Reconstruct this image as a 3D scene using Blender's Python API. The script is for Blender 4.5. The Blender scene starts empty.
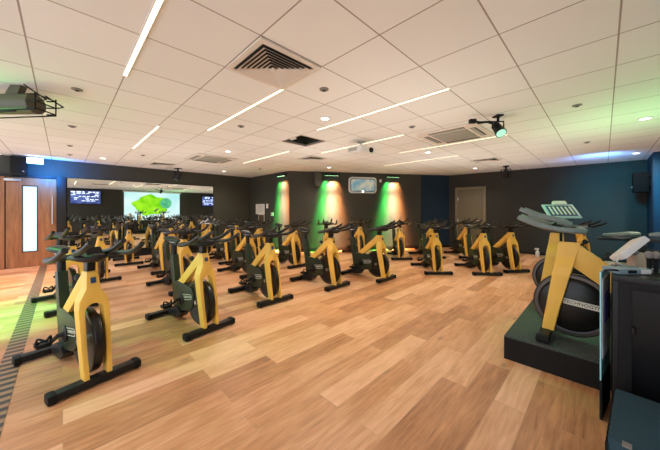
import bpy, bmesh, math, random
from mathutils import Vector, Matrix
R = math.radians
random.seed(4)
S = bpy.context.scene
COL = S.collection
CAMH, CEIL = 1.36, 2.62
F = 270.6
U = Vector((.7115, .7027)); V = Vector((-.7027, .7115))

# ------------------------------------------------------------------ helpers
def at(px, py=None, Y=None, z=0.0):
    """photo pixel -> world (a, b) on the horizontal plane z (used only to work out where things stand)"""
    if Y is None:
        Y = F * (CAMH - z) / (py - 210.0)
    P = Vector(((px - 330) / F * Y, Y))
    return P.dot(U), P.dot(V)

def mat(name, color, rough=.5, metal=0.0, emis=None, estr=0.0, coat=0.0, noise=0.0, nscale=8.0, bump=0.0, bscale=200.0, spec=None):
    m = bpy.data.materials.new(name); m.use_nodes = True
    nt = m.node_tree; b = nt.nodes['Principled BSDF']
    b.inputs['Base Color'].default_value = (*color, 1)
    b.inputs['Roughness'].default_value = rough
    b.inputs['Metallic'].default_value = metal
    if coat: b.inputs['Coat Weight'].default_value = coat
    if spec is not None: b.inputs['Specular IOR Level'].default_value = spec
    if emis:
        b.inputs['Emission Color'].default_value = (*emis, 1)
        b.inputs['Emission Strength'].default_value = estr
    tc = nt.nodes.new('ShaderNodeTexCoord')
    if noise:
        n = nt.nodes.new('ShaderNodeTexNoise'); n.inputs['Scale'].default_value = nscale; n.inputs['Detail'].default_value = 5
        nt.links.new(tc.outputs['Object'], n.inputs['Vector'])
        mx = nt.nodes.new('ShaderNodeMix'); mx.data_type = 'RGBA'
        mx.inputs['A'].default_value = (*[c * (1 - noise) for c in color], 1)
        mx.inputs['B'].default_value = (*[min(1, c * (1 + noise)) for c in color], 1)
        nt.links.new(n.outputs['Fac'], mx.inputs['Factor'])
        nt.links.new(mx.outputs['Result'], b.inputs['Base Color'])
    if bump:
        n2 = nt.nodes.new('ShaderNodeTexNoise'); n2.inputs['Scale'].default_value = bscale
        nt.links.new(tc.outputs['Object'], n2.inputs['Vector'])
        bp = nt.nodes.new('ShaderNodeBump'); bp.inputs['Strength'].default_value = bump; bp.inputs['Distance'].default_value = .004
        nt.links.new(n2.outputs['Fac'], bp.inputs['Height']); nt.links.new(bp.outputs['Normal'], b.inputs['Normal'])
    return m

class MB:
    def __init__(s): s.bm = bmesh.new()
    def box(s, c, d, rz=0, bev=0, M=None):
        t = bmesh.new(); bmesh.ops.create_cube(t, size=1)
        bmesh.ops.scale(t, vec=d, verts=t.verts)
        if bev: bmesh.ops.bevel(t, geom=t.edges[:], offset=bev, segments=2, affect='EDGES', profile=.7)
        m = Matrix.Translation(c) @ (M if M is not None else Matrix.Rotation(rz, 4, 'Z'))
        bmesh.ops.transform(t, matrix=m, verts=t.verts); s._add(t); return s
    def _add(s, t):
        me = bpy.data.meshes.new('tmp'); t.to_mesh(me); t.free(); s.bm.from_mesh(me); bpy.data.meshes.remove(me)
    def prism(s, pts, y0, y1, plane='xz', bev=0):
        """polygon extruded; plane 'xz' extrudes along y, 'yz' along x, 'xy' along z"""
        def mk(p, h):
            return {'xz': (p[0], h, p[1]), 'yz': (h, p[0], p[1]), 'xy': (p[0], p[1], h)}[plane]
        t = bmesh.new()
        f = t.faces.new([t.verts.new(mk(p, y0)) for p in pts])
        r = bmesh.ops.extrude_face_region(t, geom=[f])
        dv = Vector(mk((0, 0), y1 - y0))
        bmesh.ops.translate(t, vec=dv, verts=[g for g in r['geom'] if isinstance(g, bmesh.types.BMVert)])
        bmesh.ops.recalc_face_normals(t, faces=t.faces[:])
        if bev: bmesh.ops.bevel(t, geom=t.edges[:], offset=bev, segments=2, affect='EDGES', profile=.7)
        s._add(t); return s
    def tube(s, pts, r, n=8, smooth=0):
        pts = [Vector(p) for p in pts]
        if smooth:
            out = []
            for i in range(len(pts) - 1):
                p0, p1, p2, p3 = pts[max(i - 1, 0)], pts[i], pts[i + 1], pts[min(i + 2, len(pts) - 1)]
                for k in range(smooth):
                    t = k / smooth
                    out.append(.5 * ((2 * p1) + (-p0 + p2) * t + (2 * p0 - 5 * p1 + 4 * p2 - p3) * t * t + (-p0 + 3 * p1 - 3 * p2 + p3) * t ** 3))
            out.append(pts[-1]); pts = out
        rs = r if isinstance(r, (list, tuple)) else None
        rings = []; prev = None
        for i, p in enumerate(pts):
            d = (pts[min(i + 1, len(pts) - 1)] - pts[max(i - 1, 0)]).normalized()
            if prev is None:
                x = d.orthogonal().normalized()
            else:
                x = (prev - d * prev.dot(d)).normalized()
            prev = x; y = d.cross(x)
            rr = r if rs is None else rs[0] + (rs[1] - rs[0]) * i / (len(pts) - 1)
            rings.append([s.bm.verts.new(p + (x * math.cos(2 * math.pi * k / n) + y * math.sin(2 * math.pi * k / n)) * rr) for k in range(n)])
        for a, b in zip(rings, rings[1:]):
            for k in range(n): s.bm.faces.new((a[k], a[(k + 1) % n], b[(k + 1) % n], b[k]))
        s.bm.faces.new(rings[0][::-1]); s.bm.faces.new(rings[-1]); return s
    def lathe(s, prof, c, axis='Z', n=28):
        """prof: list of (radius, height) closed around the axis"""
        rings = []
        for (r, h) in prof:
            ring = []
            for k in range(n):
                a = 2 * math.pi * k / n; x, y = r * math.cos(a), r * math.sin(a)
                p = {'Z': (x, y, h), 'Y': (x, h, y), 'X': (h, x, y)}[axis]
                ring.append(s.bm.verts.new(Vector(p) + Vector(c)))
            rings.append(ring)
        for a, b in zip(rings, rings[1:]):
            for k in range(n): s.bm.faces.new((a[k], a[(k + 1) % n], b[(k + 1) % n], b[k]))
        s.bm.faces.new(rings[0][::-1]); s.bm.faces.new(rings[-1])
        return s
    def ring(s, r0, r1, h, c, axis='Y', n=32):
        prof = [(r0, -h), (r1, -h), (r1, h), (r0, h)]
        rings = []
        for (r, hh) in prof:
            ring = []
            for k in range(n):
                a = 2 * math.pi * k / n; x, y = r * math.cos(a), r * math.sin(a)
                p = {'Z': (x, y, hh), 'Y': (x, hh, y), 'X': (hh, x, y)}[axis]
                ring.append(s.bm.verts.new(Vector(p) + Vector(c)))
            rings.append(ring)
        for i in range(4):
            a, b = rings[i], rings[(i + 1) % 4]
            for k in range(n): s.bm.faces.new((a[k], a[(k + 1) % n], b[(k + 1) % n], b[k]))
        return s
    def loft(s, secs, n=14):
        """secs: (x, y, z, half width y, half height z)"""
        rings = []
        for (x, y, z, ry, rz) in secs:
            rings.append([s.bm.verts.new((x, y + ry * math.cos(2 * math.pi * k / n), z + rz * math.sin(2 * math.pi * k / n))) for k in range(n)])
        for a, b in zip(rings, rings[1:]):
            for k in range(n): s.bm.faces.new((a[k], a[(k + 1) % n], b[(k + 1) % n], b[k]))
        s.bm.faces.new(rings[0][::-1]); s.bm.faces.new(rings[-1]); return s
    def xf(s, M): bmesh.ops.transform(s.bm, matrix=M, verts=s.bm.verts); return s
    def build(s, name, m, parent=None, smooth=True, ang=40):
        bmesh.ops.recalc_face_normals(s.bm, faces=s.bm.faces[:])
        me = bpy.data.meshes.new(name); s.bm.to_mesh(me); s.bm.free()
        if smooth:
            me.shade_smooth(); me.set_sharp_from_angle(angle=R(ang))
        me.materials.append(m)
        o = bpy.data.objects.new(name, me); COL.objects.link(o)
        if parent: o.parent = parent
        return o

def box(name, c, d, m, parent=None, rz=0, bev=0):
    return MB().box(c, d, rz, bev).build(name, m, parent)
def tag(o, label, cat, group=None):
    o['label'] = label; o['category'] = cat
    if group: o['group'] = group
    return o
def thing(name, label, cat, loc=(0, 0, 0), rz=0, group=None):
    o = bpy.data.objects.new(name, None); COL.objects.link(o)
    o.location = loc; o.rotation_euler = (0, 0, rz); o.empty_display_size = .1
    return tag(o, label, cat, group)
def struct(o): o['kind'] = 'structure'; return o
def copy_tree(o, parent=None):
    c = o.copy(); COL.objects.link(c)
    if parent: c.parent = parent
    for ch in list(o.children): copy_tree(ch, c)
    return c
def text_mesh(s, size, depth, name, m, parent, M):
    cu = bpy.data.curves.new('t', 'FONT'); cu.body = s; cu.size = size; cu.align_x = 'CENTER'; cu.align_y = 'CENTER'; cu.extrude = depth; cu.resolution_u = 2
    to = bpy.data.objects.new('t', cu); COL.objects.link(to)
    dg = bpy.context.evaluated_depsgraph_get()
    me = bpy.data.meshes.new_from_object(to.evaluated_get(dg))
    bpy.data.objects.remove(to); bpy.data.curves.remove(cu)
    me.transform(M); me.materials.clear(); me.materials.append(m); me.name = name
    o = bpy.data.objects.new(name, me); COL.objects.link(o); o.parent = parent
    return o

# ------------------------------------------------------------------ materials
YEL = mat('yellow_paint', (.86, .51, .09), .42, spec=.35, noise=.06, nscale=6)
BLK = mat('black_plastic', (.009, .009, .009), .42, noise=.25, nscale=20, spec=.3)
BODY = mat('green_lit_charcoal_paint', (.016, .027, .012), .38, spec=.35, noise=.12, nscale=9)  # dark paint with the green stage light on the left bikes tinted in
GRIP = mat('grey_rubber', (.012, .014, .012), .42, spec=.4, noise=.2, nscale=30)
GRIP_LIT = mat('cyan_lit_grey_rubber', (.17, .22, .21), .42, noise=.15, nscale=30)  # paler copy of the grip rubber, cyan stage light put into its colour
STEEL = mat('brushed_steel', (.55, .55, .56), .3, 1.0, noise=.1, nscale=40)
WHEEL = mat('black_flywheel_enamel', (.008, .007, .006), .3, .0, spec=.4, noise=.2, nscale=12)
RIM = mat('dark_polished_rim', (.11, .10, .09), .3, 1.0, noise=.1, nscale=30)
LOGO = mat('cream_print', (.75, .72, .60), .5, noise=.03)
BADGE = mat('blue_badge', (.02, .06, .16), .35, noise=.1)
WHITE = mat('white_plastic', (.75, .74, .71), .4, noise=.04)
CREAM = mat('cream_metal', (.72, .66, .58), .5, noise=.04)
DARK = mat('matt_black', (.005, .005, .005), .6, spec=.25, noise=.2)
VENTD = mat('dark_vent_gap', (.03, .03, .03), .8, noise=.1)
GRILLE = mat('grey_grille', (.38, .38, .33), .6, noise=.1, nscale=30)
SENSOR = mat('grey_sensor', (.22, .20, .18), .5, noise=.1)
CARPET = mat('speaker_carpet', (.028, .062, .082), .95, spec=.2, noise=.5, nscale=260, bump=.6, bscale=400)
RUBBER = mat('speckled_rubber', (.055, .062, .058), .85, spec=.25, noise=.95, nscale=75, bump=.4, bscale=300)
PLATS = mat('platform_black_board', (.007, .006, .005), .6, spec=.25, noise=.3, nscale=10)
PEACH = mat('tan_plastic', (.62, .44, .32), .45, noise=.05)
GLASSB = mat('tinted_glass', (.004, .004, .005), .3, spec=.25, noise=.1)
PAPER = mat('paper', (.70, .66, .58), .8, noise=.08, nscale=14)
BROWN = mat('brown_card', (.10, .06, .03), .7, noise=.2)
WALLM = mat('dark_grey_wall_paint', (.042, .041, .030), .7, noise=.10, nscale=3, bump=.05)
WALLN = mat('navy_wall_paint', (.006, .022, .045), .6, spec=.3, noise=.10, nscale=3, bump=.05)
DOORG = mat('olive_door_paint', (.13, .11, .062), .6, noise=.08, nscale=4)
FRAMEG = mat('olive_frame_paint', (.17, .14, .085), .55, noise=.06, nscale=4)
SKIRT = mat('dark_skirting', (.014, .013, .012), .5, spec=.3, noise=.1)
LED = mat('led_diffuser', (.9, .85, .7), .5, emis=(1.0, .88, .60), estr=2.2)
LAMPW = mat('downlight_lamp', (.9, .9, .9), .5, emis=(1.0, .96, .88), estr=4.0)
EXITM = mat('exit_sign_face', (.9, .95, 1), .5, emis=(.75, .95, 1.0), estr=3.0)
ALU = mat('aluminium', (.5, .5, .5), .35, 1.0, noise=.05)

def wood_floor():
    m = bpy.data.materials.new('oak_plank_floor'); m.use_nodes = True; nt = m.node_tree; L = nt.links; N = nt.nodes.new
    b = nt.nodes['Principled BSDF']
    tc = N('ShaderNodeTexCoord')
    br = N('ShaderNodeTexBrick'); br.offset = .37; br.offset_frequency = 2; br.squash = 1
    br.inputs['Scale'].default_value = 1; br.inputs['Brick Width'].default_value = 1.35; br.inputs['Row Height'].default_value = .185
    br.inputs['Mortar Size'].default_value = .0014; br.inputs['Mortar Smooth'].default_value = .2; br.inputs['Bias'].default_value = 0
    br.inputs['Color1'].default_value = (0, 0, 0, 1); br.inputs['Color2'].default_value = (1, 1, 1, 1); br.inputs['Mortar'].default_value = (.5, .5, .5, 1)
    L.new(tc.outputs['Object'], br.inputs['Vector'])
    ramp = N('ShaderNodeValToRGB'); e = ramp.color_ramp.elements
    e[0].position = 0; e[0].color = (.27, .102, .034, 1); e[1].position = 1; e[1].color = (.86, .52, .30, 1)
    e2 = ramp.color_ramp.elements.new(.5); e2.color = (.61, .295, .130, 1)
    # grain: offset per plank so the grain breaks at the joints
    add = N('ShaderNodeVectorMath'); add.operation = 'ADD'
    sc = N('ShaderNodeVectorMath'); sc.operation = 'SCALE'; sc.inputs['Scale'].default_value = 13
    L.new(br.outputs['Color'], sc.inputs[0]); L.new(tc.outputs['Object'], add.inputs[0]); L.new(sc.outputs[0], add.inputs[1])
    mp = N('ShaderNodeMapping'); mp.inputs['Scale'].default_value = (1.4, 15, 1); L.new(add.outputs[0], mp.inputs['Vector'])
    n = N('ShaderNodeTexNoise'); n.inputs['Scale'].default_value = 2.4; n.inputs['Detail'].default_value = 7; n.inputs['Roughness'].default_value = .6; n.inputs['Distortion'].default_value = .6
    L.new(mp.outputs[0], n.inputs['Vector'])
    mp2 = N('ShaderNodeMapping'); mp2.inputs['Scale'].default_value = (1.5, 3.5, 1); L.new(add.outputs[0], mp2.inputs['Vector'])
    n2 = N('ShaderNodeTexNoise'); n2.inputs['Scale'].default_value = 1.6; n2.inputs['Detail'].default_value = 3; L.new(mp2.outputs[0], n2.inputs['Vector'])
    mixf = N('ShaderNodeMath'); mixf.operation = 'MULTIPLY_ADD'; mixf.inputs[1].default_value = .64
    L.new(br.outputs['Color'], mixf.inputs[0])
    m2 = N('ShaderNodeMath'); m2.operation = 'MULTIPLY_ADD'; m2.inputs[1].default_value = .55; m2.inputs[2].default_value = -.33
    L.new(n2.outputs['Fac'], m2.inputs[0])
    m3 = N('ShaderNodeMath'); m3.operation = 'MULTIPLY_ADD'; m3.inputs[1].default_value = .95; L.new(n.outputs['Fac'], m3.inputs[0]); L.new(m2.outputs[0], m3.inputs[2])
    L.new(m3.outputs[0], mixf.inputs[2])
    sub = N('ShaderNodeMath'); sub.operation = 'SUBTRACT'; sub.inputs[1].default_value = .15; L.new(mixf.outputs[0], sub.inputs[0])
    L.new(sub.outputs[0], ramp.inputs['Fac'])
    # knots
    mpk = N('ShaderNodeMapping'); mpk.inputs['Scale'].default_value = (1.0, 2.3, 1); L.new(add.outputs[0], mpk.inputs['Vector'])
    vo = N('ShaderNodeTexVoronoi'); vo.inputs['Scale'].default_value = 1.5; L.new(mpk.outputs[0], vo.inputs['Vector'])
    kr = N('ShaderNodeValToRGB'); kr.color_ramp.elements[0].position = .015; kr.color_ramp.elements[0].color = (1, 1, 1, 1); kr.color_ramp.elements[1].position = .11; kr.color_ramp.elements[1].color = (0, 0, 0, 1)
    L.new(vo.outputs['Distance'], kr.inputs['Fac'])
    mk = N('ShaderNodeMix'); mk.data_type = 'RGBA'; mk.inputs['B'].default_value = (.20, .11, .06, 1)
    kf = N('ShaderNodeMath'); kf.operation = 'MULTIPLY'; kf.inputs[1].default_value = .6; L.new(kr.outputs['Color'], kf.inputs[0])
    L.new(kf.outputs[0], mk.inputs['Factor']); L.new(ramp.outputs['Color'], mk.inputs['A'])
    # joints
    mj = N('ShaderNodeMix'); mj.data_type = 'RGBA'; mj.inputs['B'].default_value = (.50, .31, .18, 1)
    L.new(br.outputs['Fac'], mj.inputs['Factor']); L.new(mk.outputs['Result'], mj.inputs['A'])
    L.new(mj.outputs['Result'], b.inputs['Base Color'])
    b.inputs['Roughness'].default_value = .42
    bp = N('ShaderNodeBump'); bp.inputs['Strength'].default_value = .15; bp.inputs['Distance'].default_value = .003
    L.new(n.outputs['Fac'], bp.inputs['Height']); L.new(bp.outputs['Normal'], b.inputs['Normal'])
    return m

def tile_ceiling():
    m = bpy.data.materials.new('ceiling_tiles'); m.use_nodes = True; nt = m.node_tree; L = nt.links; N = nt.nodes.new
    b = nt.nodes['Principled BSDF']; tc = N('ShaderNodeTexCoord')
    mp = N('ShaderNodeMapping'); mp.inputs['Location'].default_value = (-.412 + .605 * 20, -.531 + .605 * 20, 0); L.new(tc.outputs['Object'], mp.inputs['Vector'])
    br = N('ShaderNodeTexBrick'); br.offset = 0; br.squash = 1
    br.inputs['Scale'].default_value = 1; br.inputs['Brick Width'].default_value = .605; br.inputs['Row Height'].default_value = .605
    br.inputs['Mortar Size'].default_value = .0055; br.inputs['Mortar Smooth'].default_value = .1
    br.inputs['Color1'].default_value = (.80, .80, .77, 1); br.inputs['Color2'].default_value = (.85, .85, .82, 1); br.inputs['Mortar'].default_value = (.34, .29, .25, 1)
    L.new(mp.outputs[0], br.inputs['Vector']); L.new(br.outputs['Color'], b.inputs['Base Color'])
    b.inputs['Roughness'].default_value = .85
    n = N('ShaderNodeTexNoise'); n.inputs['Scale'].default_value = 120; L.new(tc.outputs['Object'], n.inputs['Vector'])
    bp = N('ShaderNodeBump'); bp.inputs['Strength'].default_value = .08; bp.inputs['Distance'].default_value = .003
    L.new(n.outputs['Fac'], bp.inputs['Height']); L.new(bp.outputs['Normal'], b.inputs['Normal'])
    return m

def door_wood():
    m = bpy.data.materials.new('door_veneer'); m.use_nodes = True; nt = m.node_tree; L = nt.links; N = nt.nodes.new
    b = nt.nodes['Principled BSDF']; tc = N('ShaderNodeTexCoord'); mp = N('ShaderNodeMapping'); mp.inputs['Scale'].default_value = (7, 1, .55); L.new(tc.outputs['Object'], mp.inputs['Vector'])
    n = N('ShaderNodeTexNoise'); n.inputs['Scale'].default_value = 3; n.inputs['Detail'].default_value = 6; n.inputs['Distortion'].default_value = 1.2; L.new(mp.outputs[0], n.inputs['Vector'])
    r = N('ShaderNodeValToRGB'); r.color_ramp.elements[0].position = .3; r.color_ramp.elements[0].color = (.22, .085, .028, 1); r.color_ramp.elements[1].position = .7; r.color_ramp.elements[1].color = (.40, .17, .062, 1)
    L.new(n.outputs['Fac'], r.inputs['Fac']); L.new(r.outputs['Color'], b.inputs['Base Color']); b.inputs['Roughness'].default_value = .45
    return m

def stripes(name, c1, c2, scale, axis, duty=.5):
    m = bpy.data.materials.new(name); m.use_nodes = True; nt = m.node_tree; L = nt.links; N = nt.nodes.new
    b = nt.nodes['Principled BSDF']; tc = N('ShaderNodeTexCoord'); sp = N('ShaderNodeSeparateXYZ'); L.new(tc.outputs['Object'], sp.inputs[0])
    mu = N('ShaderNodeMath'); mu.operation = 'MULTIPLY'; mu.inputs[1].default_value = scale; L.new(sp.outputs[axis], mu.inputs[0])
    fr = N('ShaderNodeMath'); fr.operation = 'FRACT'; L.new(mu.outputs[0], fr.inputs[0])
    gt = N('ShaderNodeMath'); gt.operation = 'GREATER_THAN'; gt.inputs[1].default_value = duty; L.new(fr.outputs[0], gt.inputs[0])
    mx = N('ShaderNodeMix'); mx.data_type = 'RGBA'; mx.inputs['A'].default_value = (*c1, 1); mx.inputs['B'].default_value = (*c2, 1)
    L.new(gt.outputs[0], mx.inputs['Factor']); L.new(mx.outputs['Result'], b.inputs['Base Color']); b.inputs['Roughness'].default_value = .5
    return m

def screen_mat(name, c1, c2, scale, strength):
    m = bpy.data.materials.new(name); m.use_nodes = True; nt = m.node_tree; L = nt.links; N = nt.nodes.new
    b = nt.nodes['Principled BSDF']; tc = N('ShaderNodeTexCoord'); n = N('ShaderNodeTexNoise'); n.inputs['Scale'].default_value = scale; n.inputs['Detail'].default_value = 1
    L.new(tc.outputs['Object'], n.inputs['Vector']); r = N('ShaderNodeValToRGB'); r.color_ramp.elements[0].position = .35; r.color_ramp.elements[1].position = .65
    r.color_ramp.elements[0].color = (*c1, 1); r.color_ramp.elements[1].color = (*c2, 1); L.new(n.outputs['Fac'], r.inputs['Fac'])
    b.inputs['Base Color'].default_value = (.01, .01, .01, 1); b.inputs['Roughness'].default_value = .25
    L.new(r.outputs['Color'], b.inputs['Emission Color']); b.inputs['Emission Strength'].default_value = strength
    return m
FLOORM, CEILM, DOORW = wood_floor(), tile_ceiling(), door_wood()
MIRM = mat('mirror_silver', (.80, .84, .82), .015, 1.0)

# ------------------------------------------------------------------ room shell (world x = a, y = b, z up)
AB = [(-2.6, 9.68), (5.19, 9.68), (5.19, 7.12), (10.03, 3.98), (10.37, -.80), (9.13, -.756), (9.13, -1.9), (-2.6, -1.9)]
def poly_slab(name, z0, z1, m, hole=None):
    b = MB()
    if not hole:
        b.prism(AB, z0, z1, 'xy')
    return struct(b.build(name, m, smooth=False))
fl = struct(MB().prism([(-2.6, -2.2), (10.8, -2.2), (10.8, 10.0), (-2.6, 10.0)], -.12, 0, 'xy').build('floor', FLOORM, smooth=False))
# ceiling: a slab with one tile missing
hx0, hx1, hy0, hy1 = .412 + 4 * .605, .412 + 5 * .605, .531 + 5 * .605, .531 + 6 * .605
b = MB()
for (x0, y0, x1, y1) in ((-1.0, -2.2, hx0, 10), (hx1, -2.2, 10.8, 10), (hx0, -2.2, hx1, hy0), (hx0, hy1, hx1, 10)):
    b.box(((x0 + x1) / 2, (y0 + y1) / 2, CEIL + .02), (x1 - x0, y1 - y0, .04))
ceil = struct(b.build('ceiling', CEILM, smooth=False))
def wall(name, p, q, m, z0=0, z1=CEIL, th=.12, out=None):
    p, q = Vector(p), Vector(q); d = (q - p).normalized(); nrm = Vector((d.y, -d.x))
    c = (p + q) / 2 + nrm * th / 2
    o = MB().box((0, 0, 0), ((q - p).length + (0 if out is None else out), th, z1 - z0)).build(name, m, smooth=False)
    o.location = (c.x, c.y, (z0 + z1) / 2); o.rotation_euler = (0, 0, math.atan2(d.y, d.x))
    return struct(o)
# walking the plan so that the outside is on the right-hand side of each run
wall('wall_left', (5.19, 9.68), (-2.6, 9.68), WALLM)
wall('wall_return', (5.19, 7.12), (5.19, 9.80), WALLM, th=.10)
wall('wall_back', (10.03, 3.98), (5.19, 7.12), WALLM)
wall('wall_right', (10.37, -.80), (10.03, 3.98), mat('charcoal_wall_paint', (.036, .034, .028), .7, spec=.2, noise=.10, nscale=3, bump=.05))
wall('wall_column', (9.25, -.756), (10.37, -.756), WALLN)
wall('wall_corner', (9.13, -1.9), (9.13, -.756), WALLN)
wall('wall_front', (-.6, -1.9), (9.25, -1.9), WALLM)

def along(p, q, t):
    return (p[0] + (q[0] - p[0]) * t, p[1] + (q[1] - p[1]) * t)
BK0, BK1 = Vector((5.19, 7.12)), Vector((10.03, 3.98))
RT0, RT1 = Vector((10.03, 3.98)), Vector((10.37, -.80))
def on_line(p, q, px):
    dx = (px - 330) / F; du = dx * U.x + U.y; dv = dx * V.x + V.y   # ray (du, dv)
    d = q - p; den = du * d.y - dv * d.x
    t = (p.x * d.y - p.y * d.x) / den
    return Vector((du * t, dv * t)), t   # point and depth Y
def zat(py, Y): return CAMH + (210 - py) * Y / F
def skirting(name, p, q, th=.015, h=.11):
    p, q = Vector(p), Vector(q); d = (q - p).normalized(); n = Vector((-d.y, d.x))
    o = MB().box((0, 0, 0), ((q - p).length, th, h), bev=.003).build(name, SKIRT)
    c = (p + q) / 2 + n * th / 2; o.location = (c.x, c.y, h / 2 + .001); o.rotation_euler = (0, 0, math.atan2(d.y, d.x)); return struct(o)
skirting('baseboard_left', (5.19, 9.68), (.09, 9.68), h=.19)
skirting('baseboard_return', (5.19, 7.12), (5.19, 9.66))
skirting('baseboard_back', BK1, BK0)

# --- navy painted panel at the right end of the back wall
p, Y = on_line(BK0, BK1, 421); d = (BK1 - BK0).normalized(); nb = Vector((-d.y, d.x)) * -1
c = (p + BK1) / 2 + Vector((-.544, -.839)) * .012
o = MB().box((0, 0, 0), ((BK1 - p).length - .03, .02, CEIL - .13)).build('trim_1', WALLN, smooth=False)
o.location = (c.x, c.y, .12 + (CEIL - .13) / 2); o.rotation_euler = (0, 0, math.atan2(d.y, d.x)); struct(o)

# --- right wall door
p0, Y0 = on_line(RT0, RT1, 455.5); p1, Y1 = on_line(RT0, RT1, 486)
rd = (RT1 - RT0).normalized(); rn = Vector((rd.y, -rd.x)) * 1
if rn.x > 0: rn = -rn
w = (p1 - p0).length; c = (p0 + p1) / 2; H2 = 2.16
dr = bpy.data.objects.new('door_2', None); COL.objects.link(dr); dr.location = (c.x + rn.x * .02, c.y + rn.y * .02, 0)
dr.rotation_euler = (0, 0, math.atan2(rd.y, rd.x)); struct(dr)
b = MB()
b.box((-w / 2 + .04, 0, H2 / 2), (.08, .05, H2), bev=.005).box((w / 2 - .04, 0, H2 / 2), (.08, .05, H2), bev=.005).box((0, 0, H2 - .04), (w - .16, .05, .08), bev=.005)
b.build('door_frame', FRAMEG, dr)
MB().box((0, .012, (H2 - .08) / 2 + .005), (w - .18, .02, H2 - .095), bev=.003).build('door_leaf', DOORG, dr)
b = MB()
for z in (.3, 1.0, 1.75): b.box((-w / 2 + .09, -.006, z), (.02, .02, .1))
b.build('hinge', STEEL, dr)
MB().tube([(w / 2 - .16, -.005, 1.0), (w / 2 - .16, -.055, 1.0), (w / 2 - .28, -.055, 1.0)], .009).build('door_handle', STEEL, dr)
dvec = rd
q0, q1 = p0, p1
skirting('baseboard_right', RT1, p1)

# --- wooden entrance door in the left wall
def on_left(px): return on_line(Vector((-3, 9.68)), Vector((6, 9.68)), px)[0].x
xl, xr = on_left(6), on_left(56.5)
HD = 2.13
dl = bpy.data.objects.new('door_1', None); COL.objects.link(dl); dl.location = (0, 9.66, 0); struct(dl)
gx0, gx1, gz0, gz1 = on_left(22), on_left(38), .36, 1.94
b = MB()
b.box(((xl + gx0) / 2, 0, HD / 2), (gx0 - xl, .045, HD - .01)).box(((gx1 + xr) / 2, 0, HD / 2), (xr - gx1, .045, HD - .01))
b.box(((gx0 + gx1) / 2, 0, gz0 / 2 + .0025), (gx1 - gx0, .045, gz0 - .005)).box(((gx0 + gx1) / 2, 0, (gz1 + HD) / 2), (gx1 - gx0, .045, HD - gz1 - .01))
b.build('door_leaf', DOORW, dl, smooth=False)
PANE = mat('daylit_glass', (.5, .6, .65), .1, emis=(.42, .72, .85), estr=.8, noise=.1)
MB().box(((gx0 + gx1) / 2, .0, (gz0 + gz1) / 2), (gx1 - gx0 - .02, .012, gz1 - gz0 - .02)).build('vision_panel', PANE, dl)
b = MB(); t = .018
b.box((gx0 + t / 2, -.008, (gz0 + gz1) / 2), (t, .045, gz1 - gz0)).box((gx1 - t / 2, -.008, (gz0 + gz1) / 2), (t, .045, gz1 - gz0))
b.box(((gx0 + gx1) / 2, -.008, gz0 + t / 2), (gx1 - gx0, .045, t)).box(((gx0 + gx1) / 2, -.008, gz1 - t / 2), (gx1 - gx0, .045, t))
b.build('glazing_bead', SKIRT, dl)
hx = on_left(52.5)
MB().tube([(hx, -.02, 1.02), (hx, -.075, 1.02), (hx, -.075, 1.68), (hx, -.02, 1.68)], .014).build('door_handle', STEEL, dl)
b = MB().box((on_left(13), -.055, 2.06), (.26, .06, .055), bev=.006); b.tube([(on_left(13), -.06, 2.09), (on_left(14), -.22, 2.11), (on_left(17), -.05, 2.14)], .009)
b.build('door_closer', ALU, dl)
struct(box('trim_2', (xr + .09, 9.63, 1.10), (.16, .10, 2.20), SKIRT, bev=.006))            # dark jamb beside the mirror
struct(box('trim_3', ((xl + xr) / 2 - .3, 9.65, 2.165), (xr - xl + .9, .06, .06), SKIRT, bev=.004))   # door head
o = MB().box((0, 0, 0), (1.5, .05, 2.13)).build('trim_4', DOORW, smooth=False); o.location = (xl - .77, 9.655, 1.066); struct(o)   # timber side panel
struct(box('trim_5', (-.33, 4.4, .0015), (.125, 10.4, .003), stripes('inlaid_threshold', (.33, .19, .09), (.045, .034, .022), 10, 'Y', .5)))

# --- mirror on the left wall
mr = thing('wall_mirror', 'long frameless mirror on the left wall reflecting bikes and green screen', 'mirror', (1.92, 9.66, 1.195))
MB().box((0, 0, 0), (3.68, .012, 1.97)).build('mirror_glass', MIRM, mr, smooth=False)
b = MB()
for x in (-1.845, 1.845): b.box((x, -.004, 0), (.012, .02, 1.98))
for z in (-.99, .99): b.box((0, -.004, z), (3.69, .02, .012))
b.build('edge_trim', SKIRT, mr)

# ------------------------------------------------------------------ ceiling fittings
LEDS = [(.412, 1.12, 'LED strip overhead at the upper left, cut off by the photo top'),
        (1.622, 2.35, 'LED strip starting at the corner of the big square air diffuser'),
        (1.017, 4.71, 'short-looking LED strip at far left, towards the door'),
        (2.832, 1.13, 'LED strip running between the open ceiling hatch and the right air conditioner'),
        (4.042, 2.36, 'LED strip above the white projector'),
        (3.437, 4.75, 'LED strip behind the open ceiling hatch, left of the small diffuser'),
        (5.252, 1.13, 'LED strip ending at the right in front of the ceiling spotlight arm'),
        (6.462, 2.36, 'LED strip farthest back, ahead of the projector on the right')]
proto = None
for i, (a, y0, lab) in enumerate(LEDS):
    if proto is None:
        proto = o = thing('led_strip_light', '', 'ceiling light')
        MB().box((0, 1.01, -.004), (.030, 2.02, .008)).build('diffuser', LED, o)
        b = MB()
        for x in (-.0175, .0175): b.box((x, 1.01, -.004), (.005, 2.04, .012))
        b.build('channel', CREAM, o)
    else: o = copy_tree(proto)
    o.location = (a, y0, CEIL - .001); tag(o, 'warm ' + lab, 'ceiling light', 'recessed LED strips')

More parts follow.
